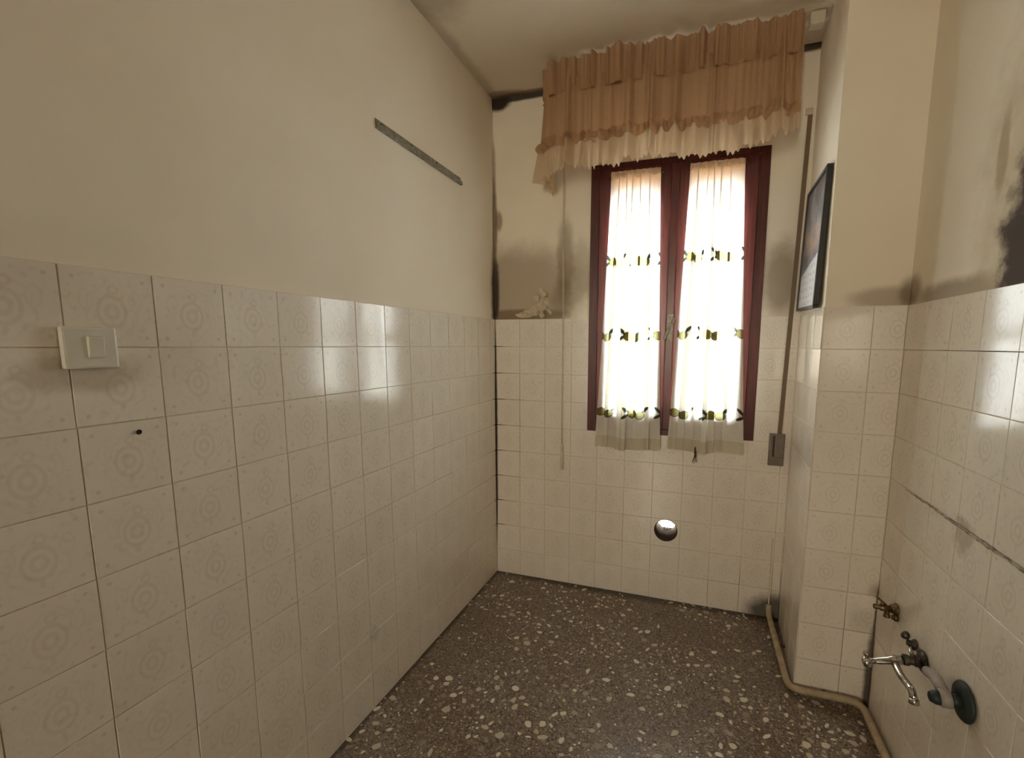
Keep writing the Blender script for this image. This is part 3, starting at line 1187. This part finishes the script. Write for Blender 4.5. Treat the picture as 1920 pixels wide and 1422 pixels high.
def ruffle(u, v):
    s = u * LEN
    out = 0.014 + big_folds(s) + n1(s, 48, 9) * 0.045 * math.sin(math.pi * v) + 0.010 * math.sin(math.pi * v)
    z = 2.318 - 0.046 * v + 0.016 * n1(s, 36, 10)
    return vpoint(s, z, out)


def flounce(u, v):
    s = u * LEN
    side = max(0.0, 1 - s / 0.30)
    bot = 2.176 - 0.035 * side + 0.010 * n1(s, 12, 11)
    if s > LEN - 0.14:
        bot += (s - LEN + 0.14) * 0.42
    zig = 0.017 * (abs(((s * 46) % 1.0) - 0.5) * 2) + 0.006 * n1(s, 90, 12)
    z = 2.290 + (bot - zig * v ** 3 - 2.290) * v
    out = 0.010 + big_folds(s) * (1 + 0.2 * v) + n1(s, 34, 13) * 0.034 * (0.4 + v) + 0.006 * v
    return vpoint(s, z, out)


NV = 420
sheet('heading', NV, 12, heading, M_VAL, vroot)
sheet('drape', NV, 14, drape, M_VAL, vroot)
sheet('shirred_ruffle', NV, 5, ruffle, M_VAL, vroot)
lace = sheet('lace_frill', 560, 10, flounce, M_LACE, vroot)
lace['label'] = 'cream lace frill with ragged pointed edge'

# ------------------------------------------------------------------ pull cord beside the window
cd = tag(empty('curtain_pull_cord', (0.405, -0.012, 0.67)), 'thin cream pull cord with slim weight hanging beside the window', 'cord')
b = new_bm()
for dx in (-0.004, 0.004):
    pts = [(0.405 + dx * (1 - 0.4 * i / 12) + 0.001 * math.sin(i), -0.012 - 0.002 * math.sin(i * 0.6), 2.62 - i * (2.62 - 0.80) / 12) for i in range(13)]
    tube(b, pts, 0.0016, 6)
bmesh.ops.translate(b, verts=b.verts[:], vec=-cd.location)
obj('cord', b, M_CORD, cd, True)
b = new_bm()
lathe(b, (0.405, -0.014, 0.815), (0, 0, -1), [(0, 0.003), (0.012, 0.0065), (0.03, 0.0075), (0.12, 0.0085), (0.14, 0.0075), (0.145, 0.004)], 14)
bmesh.ops.translate(b, verts=b.verts[:], vec=-cd.location)
obj('weight', b, M_CORD, cd, True)

# ------------------------------------------------------------------ shutter strap and winder
st = tag(empty('shutter_strap', (1.485, -0.010, 0.94)), 'brown woven shutter strap running down between window and pillar', 'strap')
b = new_bm()
prev = None
for i in range(25):
    t = i / 24
    x = 1.520 * (1 - t) + 1.487 * t
    z = 2.372 * (1 - t) + 0.930 * t
    y = -0.0035 - 0.007 * min(1.0, (t * 6)) - 0.0
    ring = [b.verts.new((x + sx * 0.0095, y + sy * 0.001, z)) for sx, sy in ((-1, -1), (1, -1), (1, 1), (-1, 1))]
    if prev:
        for k in range(4):
            j = (k + 1) % 4
            b.faces.new((prev[k], prev[j], ring[j], ring[k]))
    else:
        b.faces.new(ring)
    prev = ring
b.faces.new(prev)
bmesh.ops.translate(b, verts=b.verts[:], vec=-st.location)
obj('webbing', b, M_STRAP, st)
b = new_bm()
box(b, 1.500, 1.530, -0.010, 0.004, 2.364, 2.392, bev=0.003)
bmesh.ops.translate(b, verts=b.verts[:], vec=-st.location)
obj('guide', b, M_RAILP, st)

wd = tag(empty('strap_winder', (1.478, -0.006, 0.787)), 'grey brown strap winder box on the tiles beside the pillar', 'winder')
b = new_bm()
box(b, 1.444, 1.514, -0.014, 0.0, 0.787, 0.945, bev=0.004)
bmesh.ops.translate(b, verts=b.verts[:], vec=-wd.location)
faceplate = obj('faceplate', b, M_WIND, wd)
b = new_bm()
box(b, 1.468, 1.512, -0.026, -0.010, 0.828, 0.944, bev=0.007)
bmesh.ops.translate(b, verts=b.verts[:], vec=-wd.location)
obj('hood', b, M_WIND, wd)
b = new_bm()
box(b, 1.461, 1.468, -0.0155, -0.012, 0.832, 0.934, bev=0.001)
bmesh.ops.translate(b, verts=b.verts[:], vec=-wd.location)
obj('slot', b, M_WINDD, faceplate)

# ------------------------------------------------------------------ vent through the wall
vn = tag(empty('wall_vent', (VX, TH / 2, VZ)), 'round vent through the tiled wall below the window, near-black louvres outside', 'vent')
b = new_bm()
n = 40
rings = []
for y, rr in ((-0.004, VR - 0.0006), (-0.004, VR - 0.003), (TH, VR - 0.003), (TH, VR - 0.0006)):
    rings.append([b.verts.new((VX + math.cos(2 * math.pi * i / n) * rr, y, VZ + math.sin(2 * math.pi * i / n) * rr)) for i in range(n)])
for a_, c_ in zip(rings, rings[1:] + rings[:1]):
    for i in range(n):
        j = (i + 1) % n
        b.faces.new((a_[i], a_[j], c_[j], c_[i]))
bmesh.ops.translate(b, verts=b.verts[:], vec=-vn.location)
obj('sleeve', b, M_SLEEVE, vn, True)
for k in range(8):
    zz = VZ - 0.052 + k * 0.0148
    half = math.sqrt(max(0.0, (VR - 0.003) ** 2 - (zz - VZ) ** 2))
    if half < 0.012:
        continue
    b = new_bm()
    box(b, -half, half, -0.006, 0.006, -0.0007, 0.0007, mat=Matrix.Translation((VX, TH - 0.008, zz)) @ Matrix.Rotation(math.radians(-35), 4, 'X'))
    bmesh.ops.translate(b, verts=b.verts[:], vec=-vn.location)
    obj('louvre', b, M_GRILLE, vn)
b = new_bm()
box(b, VX - 0.0018, VX + 0.0018, TH - 0.020, TH - 0.014, VZ - VR + 0.004, VZ + VR - 0.004)
bmesh.ops.translate(b, verts=b.verts[:], vec=-vn.location)
obj('mullion', b, M_DARKM, vn)

# ------------------------------------------------------------------ calendar board on the pillar's side
cz0, cz1, cs0, cs1 = 1.508, 2.005, 0.062, 0.468
CM = Matrix.Translation((PXB, 0, 0)) @ Matrix.Rotation(PA, 4, 'Z')
ccen = CM @ Vector(((cs0 + cs1) / 2, 0, cz0))
cal = tag(empty('wall_calendar', ccen, PA), 'dark framed picture calendar with white date sheet on the pillar side', 'calendar')
hw, hh = (cs1 - cs0) / 2, cz1 - cz0
LT = Matrix.Translation((0, -0.001, 0)) @ Matrix.Translation((0, 0, hh / 2)) @ Matrix.Rotation(math.radians(2.2), 4, 'Y') @ Matrix.Rotation(math.radians(-1.0), 4, 'X') @ Matrix.Translation((0, 0, -hh / 2))


def local_box(name, mat, q, bev=0.0):
    b = new_bm()
    box(b, *q, bev=bev)
    bmesh.ops.transform(b, matrix=LT, verts=b.verts[:])
    return obj(name, b, mat, cal)


local_box('backing', M_FRAME, (-hw + 0.002, hw - 0.002, -0.016, -0.004, 0.002, hh - 0.002))
fr = 0.012
local_box('frame_rail', M_FRAME, (-hw, hw, -0.024, -0.003, hh - fr, hh), 0.002)
local_box('frame_rail', M_FRAME, (-hw, hw, -0.024, -0.003, 0, fr), 0.002)
local_box('frame_rail', M_FRAME, (-hw, -hw + fr * 0.6, -0.024, -0.003, fr, hh - fr), 0.002)
local_box('frame_rail', M_FRAME, (hw - fr, hw, -0.024, -0.003, fr, hh - fr), 0.002)
b = new_bm()
uvl = b.loops.layers.uv.new('UVMap')
q0, q1 = -hw + fr * 0.6, hw - fr
vs4 = [b.verts.new(LT @ Vector((x, -0.0175, z))) for x, z in ((q0, fr), (q1, fr), (q1, hh - fr), (q0, hh - fr))]
vs5 = [b.verts.new(LT @ Vector((x, -0.0155, z))) for x, z in ((q0, fr), (q1, fr), (q1, hh - fr), (q0, hh - fr))]
f = b.faces.new(vs4)
for i in range(4):
    b.faces.new((vs4[i], vs4[(i + 1) % 4], vs5[(i + 1) % 4], vs5[i]))
for lp, uvv in zip(f.loops, ((0, 0), (1, 0), (1, 1), (0, 1))):
    lp[uvl].uv = uvv
pr = obj('printed_sheet', b, M_CAL, cal)
pr['label'] = 'dark brown picture above a white date sheet'

# ------------------------------------------------------------------ left wall: switch and metal strip
sw = tag(empty('light_switch', (0.006, -1.835, 1.311)), 'square ivory light switch on the left wall tiles', 'switch')
b = new_bm()
box(b, 0.0, 0.013, -0.041, 0.041, 0.0, 0.077, bev=0.004)
obj('plate', b, M_SWITCH, sw)
b = new_bm()
box(b, -0.004, 0.004, -0.0125, 0.0125, -0.020, 0.020, bev=0.002,
    mat=Matrix.Translation((0.0135, 0.006, 0.040)) @ Matrix.Rotation(math.radians(6), 4, 'Y'))
obj('rocker', b, M_SWITCH, sw)

rs = tag(empty('wall_rail', (0.0, -0.67, 2.119)), 'narrow dull metal rail screwed high on the left wall', 'rail')
b = new_bm()
box(b, 0.0, 0.003, -0.30, 0.30, -0.0165, 0.0165, bev=0.0006)
back_plate = obj('back_plate', b, M_STEEL, rs)
b = new_bm()
box(b, 0.003, 0.012, -0.30, 0.30, -0.0165, -0.0140, bev=0.0006)
box(b, 0.0095, 0.012, -0.30, 0.30, -0.0140, 0.0000, bev=0.0006)
obj('lip', b, M_STEEL, rs)
for yy in (-0.27, -0.09, 0.09, 0.27):
    b = new_bm()
    lathe(b, (0.003, yy, 0.007), (1, 0, 0), [(0, 0.005), (0.002, 0.004), (0.0025, 0.001)], 10)
    obj('screw', b, M_DARKM, back_plate)

# ------------------------------------------------------------------ pipe round the foot of the pillar
PZ, PR = 0.034, 0.0135
pp = tag(empty('floor_pipe', (1.50, -0.55, 0.0)), 'cream painted pipe running round the foot of the pillar', 'pipe')
path = rounded([(1.492, -0.022, 0.20), (1.492, -0.022, PZ), (1.4945, PY - 0.030, PZ), (RW - 0.030, PY - 0.030, PZ),
                (RW - 0.030, -2.6, PZ)], 0.045, 8)
b = new_bm()
tube(b, [p for p in path if not (p.z > 0.08)], PR, 12)
bmesh.ops.translate(b, verts=b.verts[:], vec=-pp.location)
obj('pipe_run', b, M_PIPE, pp, True)
b = new_bm()
tube(b, [(1.490, -0.009, 0.42), (1.490, -0.009, 0.30), (1.492, -0.018, 0.06), (1.492, -0.030, 0.040)], 0.0032, 8)
bmesh.ops.translate(b, verts=b.verts[:], vec=-pp.location)
obj('riser', b, M_CORD, pp, True)
for (x, y) in ((1.505, -0.28), (1.62, PY - 0.016), (RW - 0.016, -0.95), (RW - 0.016, -1.7)):
    b = new_bm()
    if x > 1.7:
        box(b, x - 0.022, x + 0.010, y - 0.006, y + 0.006, PZ - 0.004, PZ + 0.004)
    elif y < PY:
        box(b, x - 0.006, x + 0.006, y - 0.022, y + 0.010, PZ - 0.004, PZ + 0.004)
    else:
        box(b, x - 0.018, x + 0.020, y - 0.006, y + 0.006, PZ - 0.004, PZ + 0.004)
    bmesh.ops.translate(b, verts=b.verts[:], vec=-pp.location)
    obj('wall_clip', b, M_DARKM, pp)

# ------------------------------------------------------------------ plumbing on the right wall
XW = RW - 0.006


def plumb(root, name, mat, fn, smooth=True):
    b = new_bm()
    fn(b)
    bmesh.ops.translate(b, verts=b.verts[:], vec=-root.location)
    return obj(name, b, mat, root, smooth)


g = tag(empty('gas_cock', (XW, -0.686, 0.493)), 'small tarnished brass stop cock highest on the right wall', 'valve')
plumb(g, 'wall_union', M_BRASS, lambda b: lathe(b, (XW, -0.686, 0.495), (-1, 0, 0), [(0, 0.020), (0.004, 0.020), (0.006, 0.015), (0.016, 0.015), (0.018, 0.010)], 12))
cock_body = plumb(g, 'body', M_BRASS, lambda b: lathe(b, (XW - 0.016, -0.686, 0.495), (-1, 0, 0), [(0, 0.010), (0.012, 0.009), (0.016, 0.012), (0.030, 0.012), (0.034, 0.008), (0.048, 0.0085), (0.050, 0.006)], 14))
cock_handle = plumb(g, 'handle', M_BRASS, lambda b: (lathe(b, (XW - 0.042, -0.686, 0.500), (0, -0.2, 1), [(0, 0.006), (0.016, 0.005)], 10),
                                      box(b, -0.020, 0.020, -0.005, 0.005, -0.003, 0.003, bev=0.002, mat=Matrix.Translation((XW - 0.046, -0.688, 0.519)) @ Matrix.Rotation(math.radians(40), 4, 'Y'))))
plumb(g, 'outlet', M_BRASS, lambda b: lathe(b, (XW - 0.026, -0.686, 0.490), (-0.1, -0.25, -1), [(0, 0.008), (0.014, 0.008), (0.016, 0.010), (0.026, 0.010), (0.027, 0.006)], 12))
plumb(g, 'lower_union', M_BRASS, lambda b: lathe(b, (XW, -0.695, 0.470), (-1, 0, 0), [(0, 0.012), (0.008, 0.012), (0.010, 0.008), (0.016, 0.007)], 10))

cock_handle.parent = cock_body
t = tag(empty('bib_tap', (XW, -0.884, 0.445)), 'chrome tap with angled spout sticking out of right wall', 'tap')
plumb(t, 'rosette', M_DARKM, lambda b: lathe(b, (XW, -0.884, 0.448), (-1, 0, 0), [(0, 0.031), (0.003, 0.031), (0.010, 0.020), (0.012, 0.014)], 22))
plumb(t, 'coupling', M_DARKM, lambda b: lathe(b, (XW - 0.010, -0.884, 0.447), (-1, 0, -0.1), [(0, 0.017), (0.012, 0.017), (0.014, 0.013), (0.024, 0.013), (0.026, 0.016), (0.038, 0.016)], 8), False)
plumb(t, 'body', M_CHROME, lambda b: lathe(b, (XW - 0.045, -0.885, 0.443), (-1, -0.02, -0.26), [(0, 0.012), (0.015, 0.0125), (0.018, 0.014), (0.034, 0.014), (0.038, 0.011), (0.068, 0.010), (0.072, 0.008), (0.085, 0.008)], 18))
plumb(t, 'knob', M_CHROME, lambda b: (lathe(b, (XW - 0.128, -0.888, 0.420), (-1, -0.02, -0.2), [(0, 0.008), (0.004, 0.015), (0.016, 0.016), (0.022, 0.012), (0.024, 0.004)], 16),
                                      lathe(b, (XW - 0.140, -0.888, 0.425), (-0.1, 0, 1), [(0, 0.006), (0.014, 0.005), (0.016, 0.009), (0.022, 0.009), (0.024, 0.004)], 12)))
spout = plumb(t, 'spout', M_CHROME, lambda b: tube(b, rounded([(XW - 0.072, -0.886, 0.436), (XW - 0.072, -0.935, 0.425), (XW - 0.068, -1.000, 0.430), (XW - 0.066, -1.016, 0.408)], 0.03, 6), 0.0095, 12))
nozzle = plumb(t, 'nozzle', M_CHROME, lambda b: lathe(b, (XW - 0.0665, -1.012, 0.414), (0.02, -0.25, -1), [(0, 0.011), (0.004, 0.0125), (0.013, 0.0125), (0.015, 0.009)], 14))

nozzle.parent = spout
a = tag(empty('angle_valve', (XW, -0.815, 0.470)), 'small dark angle valve between the brass cock and chrome tap', 'valve')
plumb(a, 'stem', M_DARKM, lambda b: lathe(b, (XW, -0.828, 0.463), (-1, 0, 0.25), [(0, 0.017), (0.004, 0.016), (0.006, 0.009), (0.020, 0.009)], 14))
plumb(a, 'knob', M_DARKM, lambda b: lathe(b, (XW - 0.014, -0.818, 0.476), (-0.7, 0.3, 0.6), [(0, 0.007), (0.006, 0.012), (0.014, 0.013), (0.018, 0.009)], 9))
plumb(a, 'tail_pipe', M_CHROME, lambda b: tube(b, rounded([(XW - 0.012, -0.832, 0.462), (XW - 0.020, -0.850, 0.456), (XW - 0.020, -0.868, 0.452)], 0.012, 4), 0.0055, 10))

d = tag(empty('drain_pipe', (XW, -1.095, 0.485)), 'grey waste pipe stub with dark green rubber collar on the wall', 'drain pipe')
plumb(d, 'rubber_collar', M_RUBBER, lambda b: lathe(b, (XW, -1.098, 0.492), (-1, 0, 0), [(0, 0.047), (0.004, 0.048), (0.009, 0.044), (0.012, 0.022)], 30))
plumb(d, 'neck', M_RUBBER, lambda b: lathe(b, (XW - 0.008, -1.096, 0.490), (-1, 0.08, -0.12), [(0, 0.016), (0.022, 0.015)], 18))
plumb(d, 'coupling', M_GREYP, lambda b: lathe(b, (XW - 0.026, -1.094, 0.488), (-1, 0.10, -0.12), [(0, 0.018), (0.002, 0.021), (0.022, 0.021), (0.024, 0.017)], 18))
plumb(d, 'elbow', M_GREYP, lambda b: tube(b, rounded([(XW - 0.036, -1.085, 0.492), (XW - 0.034, -1.030, 0.500), (XW - 0.022, -0.965, 0.470)], 0.04, 6), 0.014, 14))
plumb(d, 'open_end', M_RUBBER, lambda b: lathe(b, (XW - 0.048, -1.092, 0.485), (-1, 0.10, -0.12), [(0, 0.017), (0.012, 0.016), (0.022, 0.011), (0.024, 0.006)], 18))

# ------------------------------------------------------------------ window added out of view for warm fill light
lw = struct(empty('fill_window', ((DX0 + DX1) / 2, LY - 0.05, DZ0)), 'amber glazed window added out of view for fill light')
b = new_bm()
w_, h_ = (DX1 - DX0) / 2, DZ - DZ0
for q in ((-w_, -w_ + 0.06, 0, h_), (w_ - 0.06, w_, 0, h_), (-0.04, 0.04, 0.06, h_ - 0.06), (-w_ + 0.06, w_ - 0.06, 0, 0.06), (-w_ + 0.06, w_ - 0.06, h_ - 0.06, h_)):
    box(b, q[0], q[1], -0.03, 0.03, q[2], q[3], bev=0.003)
obj('frame', b, M_WOOD, lw)
for q in ((-w_ + 0.055, -0.035), (0.035, w_ - 0.055)):
    b = new_bm()
    box(b, q[0], q[1], -0.002, 0.002, 0.055, h_ - 0.055)
    obj('pane', b, M_AMBER, lw)
